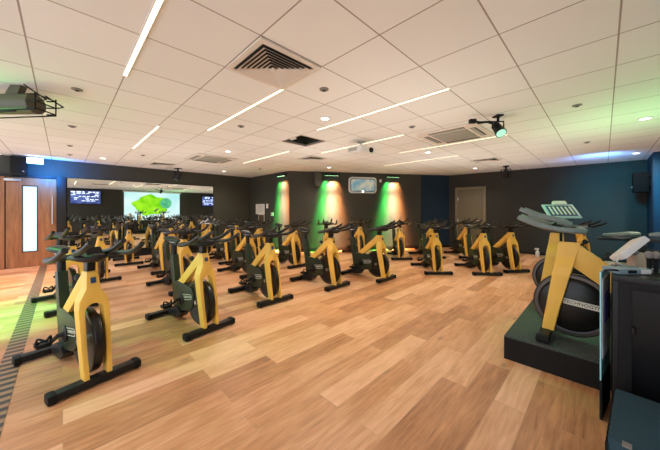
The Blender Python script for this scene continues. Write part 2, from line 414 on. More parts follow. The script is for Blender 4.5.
def ceil_at(px, py): return at(px, py, z=CEIL)
DL = [(325, 118, 1, 'lit round downlight in mid ceiling, above the open hatch'), (228, 151, 1, 'lit round downlight left of the open hatch, near the left air conditioner'),
      (645, 118, 1, 'lit round downlight at the right edge of the photo'), (636, 153, 1, 'lit round downlight over the right-hand wall in the blue glow'),
      (428, 152, 1, 'lit round downlight beyond the right air conditioner'), (475, 168, 1, 'lit round downlight in front of the olive door'),
      (103, 158, 1, 'lit round downlight in front of the mirror near its left end'), (224, 171, 1, 'lit round downlight near the right end of the mirror'),
      (329, 167.3, 1, 'lit round downlight in front of the back wall lights')]
proto = None
for (px, py, lit, lab) in DL:
    x, y = ceil_at(px, py)
    if proto is None:
        proto = o = thing('downlight', '', 'ceiling light')
        MB().ring(.055, .078, .005, (0, 0, -.004), 'Z', 24).build('bezel', WHITE, o)
        MB().lathe([(.054, -.003), (.054, .004)], (0, 0, 0), 'Z', 24).build('lamp', LAMPW, o)
    else: o = copy_tree(proto)
    o.location = (x, y, CEIL - .005); tag(o, lab, 'ceiling light', 'round downlights')
SN = [(324, 89, 'round grey sensor disc below the big square diffuser'), (77, 89, 'grey sensor disc nearest the camera at upper left'),
      (72, 126, 'small grey sensor disc right of the caged light fixture'), (70, 145.5, 'small grey sensor disc above the exit sign, nearer one'),
      (70, 154.5, 'small grey sensor disc above the mirror left end, farthest one'), (241, 126, 'small grey sensor disc beside the LED strip left of the hatch'),
      (577, 105, 'grey sensor disc in the green glow on the right ceiling'), (587, 142, 'small grey sensor disc near the top of the right wall'),
      (412, 126.5, 'small grey sensor disc left of the right air conditioner'), (143, 155, 'tiny grey sensor disc over the mirror middle'),
      (260, 168.8, 'tiny grey sensor disc near the recessed left corner')]
proto = None
for (px, py, lab) in SN:
    x, y = ceil_at(px, py)
    if proto is None:
        proto = o = thing('ceiling_sensor', '', 'sensor')
        MB().lathe([(.048, 0), (.048, -.008), (.03, -.014)], (0, 0, 0), 'Z', 20).build('base', SENSOR, o)
        MB().lathe([(.022, -.012), (.018, -.021)], (0, 0, 0), 'Z', 14).build('lens', VENTD, o)
    else: o = copy_tree(proto)
    o.location = (x, y, CEIL - .001); tag(o, lab, 'sensor', 'ceiling sensors')

def diffuser(cx, cy, size, lab, n=4):
    o = thing('air_diffuser', lab, 'air vent', (cx, cy, CEIL - .002), 0, 'square air diffusers')
    h = size / 2
    MB().box((0, 0, .0), (size * .86, size * .86, .004)).build('duct_opening', VENTD, o, smooth=False)
    b = MB(); wd = h * .16
    for sx in (-1, 1):
        b.box((sx * (h - wd / 2), 0, -.008), (wd, size, .014), bev=.002); b.box((0, sx * (h - wd / 2), -.008), (size - 2 * wd, wd, .014), bev=.002)
    b.build('frame', CREAM, o)
    for k in range(n):
        r = h * (.78 - .66 * k / n); d = .040 * size / .6; t = bmesh.new()
        vs = []
        for (rr, z) in ((r - d * .8, -.004), (r, -.026), (r + .003, -.030), (r - d * .8 + .003, -.010)):
            vs.append([t.verts.new((sx * rr, sy * rr, z)) for sx, sy in ((-1, -1), (1, -1), (1, 1), (-1, 1))])
        for j in range(4):
            A, B = vs[j], vs[(j + 1) % 4]
            for q in range(4): t.faces.new((A[q], A[(q + 1) % 4], B[(q + 1) % 4], B[q]))
        b = MB(); b._add(t); b.build('vane', CREAM, o, smooth=False)
    MB().box((0, 0, -.022), (h * .12, h * .12, .012)).build('centre_plate', CREAM, o)
    return o
diffuser(1.318, 2.045, .600, 'large cream four-way air diffuser nearest the camera', 6)
diffuser(4.34, 4.99, .55, 'small cream air diffuser behind the open ceiling hatch', 4)
x, y = ceil_at(486, 160); diffuser(x, y, .58, 'small cream air diffuser before the olive door, right of the far LED strip', 4)
x, y = ceil_at(162, 164); diffuser(x, y, .55, 'small cream air diffuser close to the mirror wall', 4)
def cassette(cx, cy, lab):
    o = thing('air_conditioner', lab, 'air conditioner', (cx, cy, CEIL - .002), 0, 'ceiling cassette air conditioners'); s = .95
    b = MB()
    b.box((0, 0, -.012), (s, s, .022), bev=.008); b.build('fascia', CREAM, o)
    MB().box((0, 0, -.027), (.54, .54, .014), bev=.004).build('intake_grille', stripes('grille_slats', (.42, .42, .36), (.22, .22, .19), 28, 'X'), o)
    for k in range(4):
        M = Matrix.Rotation(k * math.pi / 2, 4, 'Z')
        b = MB().box((0, .365, -.024), (.55, .075, .006)); b.xf(M); sl = b.build('air_slot', VENTD, o)
        f = MB().box((0, .36, -.029), (.54, .05, .005), M=Matrix.Translation((0, 0, 0)) @ Matrix.Rotation(R(12), 4, 'X')); f.xf(M); f.build('flap', GRILLE, sl)
cassette(4.65, 1.75, 'cream ceiling cassette air conditioner beside the spotlight arm on the right')
x, y = ceil_at(211, 158.5); cassette(x, y, 'cream ceiling cassette air conditioner at the left, towards the mirror')
# open hatch with a displaced tile above
ht = thing('open_ceiling_hatch', 'dark square opening where one ceiling tile is missing', 'ceiling hatch', ((hx0 + hx1) / 2, (hy0 + hy1) / 2, CEIL))
VOID = mat('ceiling_void', (.030, .036, .020), .9, noise=.4)
b = MB(); w = .605
for sx in (-1, 1): b.box((sx * (w / 2 + .012), 0, .27), (.02, w + .04, .46)); b.box((0, sx * (w / 2 + .012), .27), (w, .02, .46))
b.box((0, 0, .51), (w + .04, w + .04, .02)); b.build('void_box', VOID, ht, smooth=False)
b = MB()
for sx in (-1, 1): b.box((sx * (w / 2 - .008), 0, -.002), (.018, w, .008)); b.box((0, sx * (w / 2 - .008), -.002), (w - .03, .018, .008))
b.build('frame', CREAM, ht)
MB().box((-.16, .2, .10), (.20, .16, .02), M=Matrix.Rotation(R(25), 4, 'Y')).build('loose_tile_piece', WHITE, ht)

# projector
px_, py_ = at(361, 151, z=2.45)
pj = thing('projector', 'white projector hanging from the ceiling', 'projector', (px_, py_, CEIL), R(-90))
MB().tube([(0, 0, 0), (0, 0, -.10)], .02).build('mount_pole', ALU, pj)
MB().lathe([(.07, 0), (.07, -.012)], (0, 0, 0)).build('ceiling_plate', ALU, pj)
bd = MB().box((0, 0, -.165), (.32, .40, .12), bev=.022).build('body', WHITE, pj)
MB().lathe([(.045, .15), (.045, .185), (.03, .185)], (0, .08, -.165), 'X', 18).build('lens', DARK, bd)
MB().box((-.03, -.203, -.165), (.2, .006, .06)).build('side_grille', GRILLE, bd)
MB().box((0, 0, -.098), (.16, .2, .012)).build('bracket', ALU, pj)

def spot_fixture(name, lab, loc, rz, tilt, arm=0):
    o = thing(name, lab, 'spotlight', loc, rz)
    MB().box((0, 0, -.008), (.12, .09, .016), bev=.003).build('ceiling_plate', DARK, o)
    MB().tube([(0, 0, -.01), (0, 0, -.08)], .016).build('stem', DARK, o)
    b = MB(); b.tube([(0, -.075, -.18), (0, -.075, -.08), (0, .075, -.08), (0, .075, -.18)], .010); b.build('yoke', DARK, o)
    M = Matrix.Translation((0, 0, -.18)) @ Matrix.Rotation(tilt, 4, 'Y')
    hd = MB().lathe([(.03, .10), (.052, .08), (.058, -.02), (.068, -.10), (.064, -.10)], (0, 0, 0), 'Z', 20).xf(M).build('lamp_head', BLK, o)
    MB().lathe([(.058, -.104), (.058, -.099)], (0, 0, 0), 'Z', 20).xf(M).build('lens', mat('spot_lens', (.1, .3, .2), .15, emis=(.45, .85, .60), estr=.8), hd)
    if arm:
        b = MB(); b.tube([(0, .02, -.09), (-.08, .14, -.11), (-.03, .26, -.10), (-.06, .36, -.09)], .014); b.tube([(0, -.01, -.10), (-.05, .10, -.13), (-.09, .2, -.12), (-.04, .30, -.12)], .009)
        b.box((-.04, .36, -.09), (.05, .08, .05)); b.build('clamp_arm', DARK, o)
    return o
x, y = at(498, 126, z=2.48)
spot_fixture('ceiling_spotlight', 'black spotlight with clamp arm and green lens under the ceiling by the right air conditioner', (x, y, CEIL), R(45), R(42), 1)
x, y = at(506, 173, z=2.42)
sf = spot_fixture('ceiling_spotlight', 'black spotlight hanging near the top of the right wall', (x, y, CEIL), R(10), R(-60)); sf.scale = (1.5, 1.5, 1.2)
x, y = at(178, 175, z=2.42)
sf = spot_fixture('ceiling_spotlight', 'black spotlight hanging in front of the mirror top edge', (x, y, CEIL), R(-60), R(30)); sf.scale = (1.5, 1.5, 1.2)

# caged tubular fixture at upper left
x, y = at(4, None, Y=2.9)
x0, y0 = at(-30, None, Y=2.75); x1, y1 = at(37, None, Y=2.75)
cg = thing('caged_light_fixture', 'olive tubular light fixture with wire cage under ceiling at upper left', 'light fixture', (x1, y1, CEIL), math.atan2(y0 - y1, x0 - x1))
OLV = mat('olive_metal', (.09, .08, .05), .5, noise=.1)
MB().loft([(.0, 0, -.185, .085, .085), (.01, 0, -.185, .10, .10), (.75, 0, -.185, .10, .10)], 18).build('tube_body', OLV, cg)
b = MB()
for yy in (-.10, .10): b.tube([(-.09, yy, -.10), (-.09, yy, -.27), (.9, yy, -.305)], .007)
for zz in (-.12, -.19, -.26): b.tube([(-.09, -.10, zz), (-.09, .10, zz)], .007); b.tube([(-.09, -.10, zz), (.0, -.095, zz)], .007); b.tube([(-.09, .10, zz), (.0, .095, zz)], .007)
b.tube([(.02, .1, -.03), (-.20, .1, -.18), (-.10, .1, -.19)], .007); b.tube([(.02, -.1, -.06), (-.17, -.1, -.18), (-.10, -.1, -.19)], .007)
b.tube([(.1, .1, -.29), (.5, .1, -.315), (.8, .0, -.29)], .007)
b.build('wire_cage', DARK, cg)
b = MB(); b.prism([(.13, -.001), (.24, -.001), (.36, -.20), (.22, -.22)], -.03, .03); b.build('hanger_bracket', OLV, cg)

# ------------------------------------------------------------------ things on the walls
def wall_thing(name, lab, cat, p, d, z, off=.0, group=None):
    """local x along the wall, local -y into the room"""
    return thing(name, lab, cat, (p.x, p.y, z), math.atan2(d.y, d.x), group)
LD = Vector((1, 0))
x0, x1 = on_left(8), on_left(26)
sp = wall_thing('wall_speaker', 'black loudspeaker on the wall above the wooden door, beside the lit sign', 'speaker', Vector((on_left(19.5), 9.68)), LD, 2.38)
MB().box((0, -.17, 0), (.26, .24, .42), bev=.012).build('cabinet', BLK, sp); MB().box((0, -.03, 0), (.10, .06, .14)).build('bracket', DARK, sp)
MB().box((0, -.292, 0), (.23, .008, .38), bev=.003).build('grille', DARK, sp); MB().lathe([(.014, -.30), (.014, -.295)], (.08, 0, -.13), 'Y', 12).build('badge', STEEL, sp)
# exit sign
p, Y = on_line(Vector((-3, 9.5)), Vector((6, 9.5)), 30.5)
ex = wall_thing('exit_sign', 'glowing white sign box hanging at the ceiling above the wooden door', 'sign', Vector((p.x, 9.45)), LD, CEIL)
MB().box((0, 0, -.098), (.43, .05, .15), bev=.008).build('housing', WHITE, ex)
MB().box((0, -.027, -.098), (.41, .006, .13)).build('sign_face', EXITM, ex)
for s in (-.15, .15): MB().tube([(s, 0, 0), (s, 0, -.035)], .008).build('hanger', ALU, ex)

# back wall: washers, speaker, display, sensor
bd_ = (BK1 - BK0).normalized()
def washer(p, d, z, lab, w=.46):
    o = wall_thing('wall_washer_light', lab, 'wall light', p, d, z, group='LED wall washers')
    MB().box((0, -.085, 0), (w, .07, .055), bev=.006).build('bar', BLK, o)
    for s in (-1, 1): MB().box((s * w * .35, -.03, .01), (.03, .06, .03)).build('bracket', DARK, o)
    for k in range(8):
        MB().lathe([(.017, -.034), (.017, -.024)], (-w / 2 + w * (k + .5) / 8, -.085, 0), 'Z', 10).build('lens', LED if k % 2 else mat('lens_green', (.1, .5, .2), .3, emis=(.1, 1, .3), estr=3), o)
    return o
def lamp_spot(loc, target, color, power, size, blend=.6, rad=.03, name='spot_lamp'):
    l = bpy.data.lights.new(name, 'SPOT'); l.color = color; l.energy = power; l.spot_size = R(size); l.spot_blend = blend; l.shadow_soft_size = rad
    o = bpy.data.objects.new(name, l); COL.objects.link(o); o.location = loc
    o.rotation_euler = (Vector(target) - Vector(loc)).to_track_quat('-Z', 'Y').to_euler(); return o
GREEN, ORNG, WARM = (.06, 1.0, .16), (1.0, .33, .10), (1.0, .80, .55)
def wash_beams(p, d, z, flip=1, k=1.0):
    n = Vector((d.y, -d.x))     # into the room
    for (s, tgt, col, pw) in ((-.15, -.34, GREEN, 1.0), (-.03, -.06, WARM, 1.0), (.05, .12, WARM, .75), (.13, .32, ORNG, 1.2)):
        a = p + d * s * flip + n * .13; t = p + d * (s + .35 * (tgt - s)) * flip
        lamp_spot((a.x, a.y, z - .02), (t.x, t.y, 2.08), col, 230 * pw * k, 48, 1)
        a = p + d * s * flip + n * .24; t = p + d * (s + .85 * (tgt - s)) * flip
        lamp_spot((a.x, a.y, z), (t.x, t.y, 1.25), col, 1150 * pw * k, 26, 1)
        t = p + d * tgt * flip
        lamp_spot((a.x, a.y, z), (t.x, t.y, .5), col, 1400 * pw * k, 22, 1)
p, Y = on_line(BK0, BK1, 331); washer(p, bd_, 2.52, 'LED wall washer bar above the left light streaks on the back wall'); wash_beams(p, bd_, 2.50)
p, Y = on_line(BK0, BK1, 392); washer(p, bd_, 2.52, 'LED wall washer bar right of the white framed display'); wash_beams(p, bd_, 2.50)
RDIR = Vector((0, -1))
p, Y = on_line(Vector((5.19, 7.12)), Vector((5.19, 9.68)), 283)
washer(p, RDIR, 2.50, 'LED wall washer bar on the short return wall', .42); wash_beams(p, RDIR, 2.48, k=.7)
p, Y = on_line(BK0, BK1, 317.5)
o = wall_thing('wall_speaker', 'grey box loudspeaker high on the back wall beside a light bar', 'speaker', p, bd_, 2.36)
SPKG = mat('grey_speaker_paint', (.10, .095, .075), .5, noise=.05)
MB().box((0, -.12, 0), (.20, .18, .42), bev=.012).build('cabinet', SPKG, o); MB().box((0, -.213, 0), (.17, .006, .38)).build('grille', mat('speaker_mesh', (.07, .066, .05), .7), o); MB().box((0, -.02, 0), (.06, .04, .2)).build('bracket', DARK, o)
p, Y = on_line(BK0, BK1, 362.3)
o = wall_thing('framed_display', 'white rounded framed display panel high on the back wall', 'display', p, bd_, zat(185.3, Y))
def rrect(w, h, r, n=6):
    pts = []
    for cx, cy, a0 in ((w / 2 - r, h / 2 - r, 0), (-w / 2 + r, h / 2 - r, 90), (-w / 2 + r, -h / 2 + r, 180), (w / 2 - r, -h / 2 + r, 270)):
        for k in range(n + 1):
            a = R(a0 + 90 * k / n); pts.append((cx + r * math.cos(a), cy + r * math.sin(a)))
    return pts
MB().prism(rrect(.98, .54, .11), -.001, -.06).build('frame', WHITE, o)
MB().prism(rrect(.88, .44, .07), -.058, -.066).build('bezel', BLK, o)
MB().prism(rrect(.84, .40, .06), -.064, -.070).build('screen', screen_mat('display_picture', (.10, .22, .26), (.40, .36, .26), 5, .9), o)
MB().lathe([(.03, -.072), (.03, -.066)], (0, 0, -.21), 'Y', 14).build('status_light', LAMPW, o)
p, Y = on_line(BK0, BK1, 380)
o = wall_thing('motion_sensor', 'small white sensor right of the framed display', 'sensor', p, bd_, zat(181, Y))
MB().box((0, -.03, 0), (.07, .05, .10), bev=.012).build('body', WHITE, o); MB().box((0, -.057, -.01), (.045, .008, .05), bev=.003).build('lens', CREAM, o)

# notices and switches on the return wall
A5 = (Vector((5.19, 7.12)), Vector((5.19, 9.68)))
def ret(px): return on_line(*A5, px)
def flat(name, lab, cat, x0, x1, y0, y1, m):
    (pa, Ya), (pb, Yb) = ret(x0), ret(x1); c = (pa + pb) / 2; Y = (Ya + Yb) / 2
    o = wall_thing(name, lab, cat, Vector((5.19, c.y)), RDIR, zat((y0 + y1) / 2, Y))
    return o, (pa - pb).length, abs(y1 - y0) * Y / F
o, w, h = flat('wall_notice', 'cream paper notice on the short return wall', 'notice', 256, 264.8, 204, 214.2, PAPER)
MB().box((0, -.006, 0), (w, .008, h)).build('sheet', PAPER, o); 
b = MB()
for k in range(6): b.box((-.02 * (k % 2), -.0115, h / 2 - .05 - .045 * k), (w * (.7 - .1 * (k % 3)), .002, .012))
b.build('print_lines', GRILLE, o)
o, w, h = flat('brown_notice', 'brown card hung under the cream notice on the return wall', 'notice', 259, 264, 214.8, 222, BROWN)
MB().box((0, -.006, 0), (w, .008, h)).build('card', BROWN, o); MB().box((0, -.004, 0), (w + .06, .006, h + .04)).build('border', PAPER, o)
o, w, h = flat('light_switch', 'white light switch plate right of the cream notice', 'switch', 266.3, 268.6, 204, 208, WHITE)
MB().box((0, -.008, 0), (.12, .014, .16), bev=.004).build('plate', WHITE, o); MB().box((0, -.018, 0), (.03, .008, .05), bev=.002).build('rocker', CREAM, o)
o, w, h = flat('thermostat', 'white square thermostat below and right of the light switch', 'thermostat', 271, 274, 212.5, 216, WHITE)
MB().box((0, -.012, 0), (.14, .022, .12), bev=.005).build('body', WHITE, o); MB().box((0, -.025, .01), (.07, .004, .04)).build('screen', GRILLE, o)

# right-hand speaker on the column
p, Y = on_line(Vector((9.13, -.756)), Vector((10.37, -.756)), 650.2)
o = thing('wall_speaker', 'black loudspeaker on the blue column at the right edge', 'speaker', (9.58, -.756, 2.0), R(180))
SPKB = mat('dead_black', (.003, .003, .003), .8, spec=.04, noise=.1)
MB().box((0, -.16, 0), (.32, .24, .46), bev=.015).build('cabinet', SPKB, o); MB().box((0, -.02, 0), (.12, .05, .2)).build('bracket', DARK, o)
MB().box((0, -.283, 0), (.28, .008, .42)).build('grille', SPKB, o)
for s in (-.09, .05): MB().lathe([(.014, -.296), (.014, -.286)], (s, 0, -.10), 'Y', 12).build('indicator', WHITE, o)

# front wall behind the instructor (seen in the mirror): two schedule screens and the projection screen
FD = Vector((-1, 0))
TVM = screen_mat('timetable_blue', (.03, .05, .22), (.12, .18, .50), 3, 1.0)
TXT = mat('timetable_text', (.8, .85, 1), .5, emis=(.75, .85, 1), estr=1.4)
for (xc, w, z, lab) in ((.95, 1.36, 2.10, 'wall screen with a blue timetable, seen at the left of the mirror'), (8.05, 1.30, 2.02, 'wall screen with a blue timetable, seen at the right end of the mirror')):
    o = thing('timetable_screen', lab, 'screen', (xc, -1.9, z), R(180), 'timetable screens')
    MB().box((0, -.05, 0), (w, .06, w * .585), bev=.006).build('casing', BLK, o); MB().box((0, -.083, 0), (w - .06, .006, w * .585 - .06)).build('screen', TVM, o)
    b = MB(); rr = random.Random(3)
    for r_ in range(7):
        x = -w / 2 + .12
        while x < w / 2 - .2:
            l = rr.uniform(.06, .2)
            if rr.random() < .75: b.box((x + l / 2, -.088, w * .22 - r_ * .085), (l, .003, .035 if r_ else .06))
            x += l + .05
    b.build('timetable_rows', TXT, o); MB().box((0, -.01, 0), (.3, .03, .3)).build('wall_mount', DARK, o)
o = thing('projection_screen', 'bright pale projection screen showing a green shape, seen in the mirror', 'screen', (4.32, -1.895, 1.56), R(180))
MB().box((0, -.03, .05), (3.16, .02, 1.80)).build('screen_surface', screen_mat('projected_sky', (.45, .80, .82), (.80, .95, .95), .8, 1.0), o)
MB().box((0, -.055, .99), (3.3, .10, .09), bev=.01).build('roller_case', WHITE, o)
GRN = screen_mat('projected_green', (.16, .62, .0), (.38, .85, .02), 2, 1.0)
pts = []
for k in range(40):
    a = 2 * math.pi * k / 40; r = 1 + .09 * math.sin(5 * a + 1) + .05 * math.sin(9 * a)
    pts.append((.12 + .98 * r * math.cos(a), .12 + .66 * r * math.sin(a)))
g = MB().prism(pts, -.040, -.044).build('projected_shape', GRN, o, smooth=False)
pts = [(-.72 + .34 * math.cos(2 * math.pi * k / 24), .26 + .36 * math.sin(2 * math.pi * k / 24)) for k in range(24)]
MB().prism(pts, -.045, -.049).build('projected_disc', screen_mat('projected_teal', (.05, .35, .18), (.12, .55, .25), 6, 1.0), o, smooth=False)

# ------------------------------------------------------------------ spin bikes
def make_bike(instructor=False, sx=0, sz=0):
    root = thing('spin_bike', '', 'exercise bike')
    grip = GRIP_LIT if instructor else GRIP
    # feet and base
    for nm, x in (('front_foot', .44), ('rear_foot', -.49)):
        f = MB().box((x, 0, .042), (.085, .50, .056), bev=.018).build(nm, BLK, root)
        for s in (-1, 1): MB().box((x, s * .262, .040), (.098, .055, .068), bev=.022).build('foot_cap', DARK, f)
    MB().prism([(-.51, .03), (-.51, .075), (-.42, .11), (-.30, .16), (-.18, .15), (-.12, .10), (-.20, .03)], -.062, .062, bev=.014).build('base_plinth', BLK, root)
    # body shell over the drive
    body = MB().prism([(-.30, .12), (-.345, .40), (-.31, .47), (-.20, .475), (.02, .45), (.10, .43), (.15, .36), (.13, .22), (.05, .16), (-.10, .13), (-.22, .10)], -.040, .040, bev=.014).build('drive_cover', BODY, root)
    M1 = Matrix.Translation((-.01, -.0405, .315)) @ Matrix.Rotation(R(-9), 4, 'Y') @ Matrix.Rotation(R(90), 4, 'X')
    M2 = Matrix.Translation((-.01, .0405, .315)) @ Matrix.Rotation(R(180), 4, 'Z') @ Matrix.Rotation(R(9), 4, 'Y') @ Matrix.Rotation(R(90), 4, 'X')
    if not instructor:
        for M in (M1, M2):
            text_mesh('TECHNOGYM', .038, .0012, 'lettering', LOGO, body, M)
            pr = rrect(.235, .066, .032); t = bmesh.new()
            o_ = [t.verts.new((x, y, .0012)) for x, y in pr]; i_ = [t.verts.new((x * .955, y * .84, .0012)) for x, y in pr]
            for k in range(len(pr)): t.faces.new((o_[k], o_[(k + 1) % len(pr)], i_[(k + 1) % len(pr)], i_[k]))
            b = MB(); b._add(t); b.xf(M); b.build('logo_oval', LOGO, body, smooth=False)
    # flywheel
    c = (.235, 0, .30); r = .26
    if instructor: c, r = (.265, 0, .31), .275
    fw = MB().lathe([(.03, -.034), (.06, -.030), (r - .055, -.020), (r - .04, -.028), (r - .004, -.028), (r, -.020), (r, .020), (r - .004, .028), (r - .04, .028), (r - .055, .020), (.06, .030), (.03, .034)], c, 'Y', 40).build('flywheel', WHEEL, root)
    MB().ring(r - .036, r - .012, .0302, c, 'Y', 40).build('rim_ring', RIM, fw)
    hw = .040 if instructor else .066
    MB().lathe([(.024, -hw), (.024, hw)], c, 'Y', 16).build('axle_hub', STEEL, fw)
    if instructor:
        MB().lathe([(r - .075, -.048), (r - .05, -.034), (r - .05, .034), (r - .075, .048)], c, 'Y', 40).build('wheel_cover', WHEEL, fw)
        for sg, ry in ((-1, 0), (1, 180)):
            M = Matrix.Translation((.195, sg * .0485, .335)) @ Matrix.Rotation(R(ry), 4, 'Z') @ Matrix.Rotation(R(-5 if ry == 0 else 5), 4, 'Y') @ Matrix.Rotation(R(90), 4, 'X')
            pl = MB().prism(rrect(.25, .048, .008), 0, .002, 'xy').xf(M).build('name_plate', LOGO, fw)
            text_mesh('TECHNOGYM', .040, .0012, 'lettering', BODY, pl, M @ Matrix.Translation((0, 0, .003)))
    # yellow wishbone fork, straddling the wheel
    def fx(z): return .425 - .145 * (z - .07) / .80
    ow = [(.088, .065), (.094, .30), (.098, .58), (.090, .645), (.046, .735), (.036, .865)]
    iw = [(.054, .065), (.058, .30), (.060, .54)]
    arch = [(.060 * math.cos(R(a)), .555 + .065 * math.sin(R(a))) for a in range(0, 181, 20)]
    poly = [(-y, z) for y, z in ow] + [(y, z) for y, z in ow[::-1]] + iw[:2] + arch + [(-y, z) for y, z in iw[:2][::-1]]
    b = MB().prism(poly, -.044, .044, 'yz', bev=.008)
    for v in b.bm.verts:
        v.co.x = v.co.x * (1 + (1.1 if instructor else .6) * max(0, v.co.z - .25)) + fx(v.co.z)
    fork = b.build('fork', YEL, root)
    MB().box((fx(.79) + .060, 0, .80), (.012, .034, .046), bev=.005, M=Matrix.Rotation(R(-10), 4, 'Y')).build('badge', BADGE, fork)
    # diagonal yellow beam
    th = .09 if instructor else 0
    tt = MB().prism([(.335, .70), (.325, .868), (.245, .868), (-.235, .475), (-.205, .425 - th), (-.14, .425 - th), (.21, .705 - th)], -.034, .034, bev=.012).build('top_tube', YEL, root)
    MB().lathe([(.012, 0), (.012, .05), (.026, .052), (.028, .085), (.02, .095)], (0, 0, 0), 'Z', 16).xf(Matrix.Translation((.08, 0, .72)) @ Matrix.Rotation(R(-39), 4, 'Y')).build('resistance_knob', BLK, tt)
    # seat pillar
    MB().prism([(-.330, .10), (-.445, .78), (-.362, .79), (-.225, .10)], -.038, .038, bev=.012).build('seat_tube', BLK if instructor else BODY, root)
    MB().tube([(-.398, 0, .74), (-.405 + sx * .6, 0, .93 + sz)], .032, 12).build('seat_post', BLK, root)
    lv = MB().tube([(-.43, 0, .72), (-.50, 0, .72)], .012, 10).box((-.505, 0, .72), (.022, .06, .024), bev=.006).build('height_lever', DARK, root)
    MB().box((-.40, 0, .925), (.19 + sx, .042, .030), bev=.006).build('seat_slider', BLK, root)
    s = [(-.575, 0, .990, .030, .012), (-.57, 0, .990, .062, .022), (-.545, 0, .990, .080, .028), (-.49, 0, .985, .082, .032), (-.44, 0, .977, .062, .030), (-.39, 0, .972, .036, .026), (-.33, 0, .970, .024, .020), (-.295, 0, .968, .018, .015), (-.287, 0, .967, .008, .008)]
    sd = MB().loft([(x + .02, y, z, a_, b_) for x, y, z, a_, b_ in s], 16).build('saddle', grip, root)
    MB().tube([(-.48, .03, .955), (-.42, .025, .938), (-.34, .008, .950)], .006).tube([(-.48, -.03, .955), (-.42, -.025, .938), (-.34, -.008, .950)], .006).build('saddle_rail', STEEL, sd)
    for ob in root.children:
        if ob.name.split('.')[0] in ('seat_slider', 'saddle'): ob.location = (sx, 0, sz)
    # handlebar
    MB().prism([(.235, .85), (.315, .85), (.325, .98), (.245, .98)], -.028, .028, bev=.008).build('handlebar_stem', BLK, root)
    hb = MB().loft([(.155, 0, .985, .04, .012), (.17, 0, .985, .10, .026), (.25, 0, .982, .135, .034), (.34, 0, .980, .110, .038), (.43, 0, .985, .065, .034), (.48, 0, .995, .03, .02), (.49, 0, .997, .01, .008)], 16).build('handlebar', BLK, root)
    for sg in (-1, 1):
        MB().tube([(.22, sg * .09, .985), (.18, sg * .17, .980), (.22, sg * .235, .978), (.35, sg * .245, .990), (.49, sg * .245, 1.025), (.62, sg * .235, 1.085)], [.024, .020], 10, 4).build('side_grip', grip, hb)
        up = .035 if instructor else 0
        MB().tube([(.28, sg * .08, 1.005), (.34, sg * .10, 1.02 + up), (.48, sg * .105, 1.055 + up), (.63, sg * .10, 1.125 + up)], [.023, .019], 10, 4).build('aero_grip', grip, hb)
    MB().box((.37, 0, 1.035), (.012, .10, .075), bev=.004, M=Matrix.Rotation(R(-50), 4, 'Y')).build('console', DARK, hb)
    # cranks and pedals
    ax = Vector((-.14, 0, .27))
    MB().lathe([(.055, -.055), (.07, -.050), (.07, .050), (.055, .055)], ax, 'Y', 22).build('crank_boss', BLK, root)
    for sg, an in ((-1, 212), (1, 32)):
        d = Vector((math.cos(R(an)), 0, math.sin(R(an)))) * .165
        p = ax + d
        cr = MB().tube([(ax.x, sg * .055, ax.z), (ax.x, sg * .085, ax.z), (p.x, sg * .095, p.z)], [.020, .015], 8).build('crank_arm', BLK, root)
        b = MB().tube([(p.x, sg * .09, p.z), (p.x, sg * .20, p.z)], .010)
        for dx in (-.04, .04): b.box((p.x + dx, sg * .15, p.z), (.018, .09, .034), bev=.003)
        b.box((p.x, sg * .192, p.z), (.09, .012, .030)); b.box((p.x, sg * .108, p.z), (.09, .012, .030)); b.box((p.x, sg * .15, p.z), (.06, .03, .02))
        pd = b.build('pedal', BLK, cr)
        MB().tube([(p.x + .03, sg * .195, p.z), (p.x + .04, sg * .19, p.z + .07), (p.x + .09, sg * .15, p.z + .055), (p.x + .04, sg * .11, p.z + .07), (p.x + .03, sg * .105, p.z)], .009, 6, 3).build('toe_cage', DARK, pd)
    return root

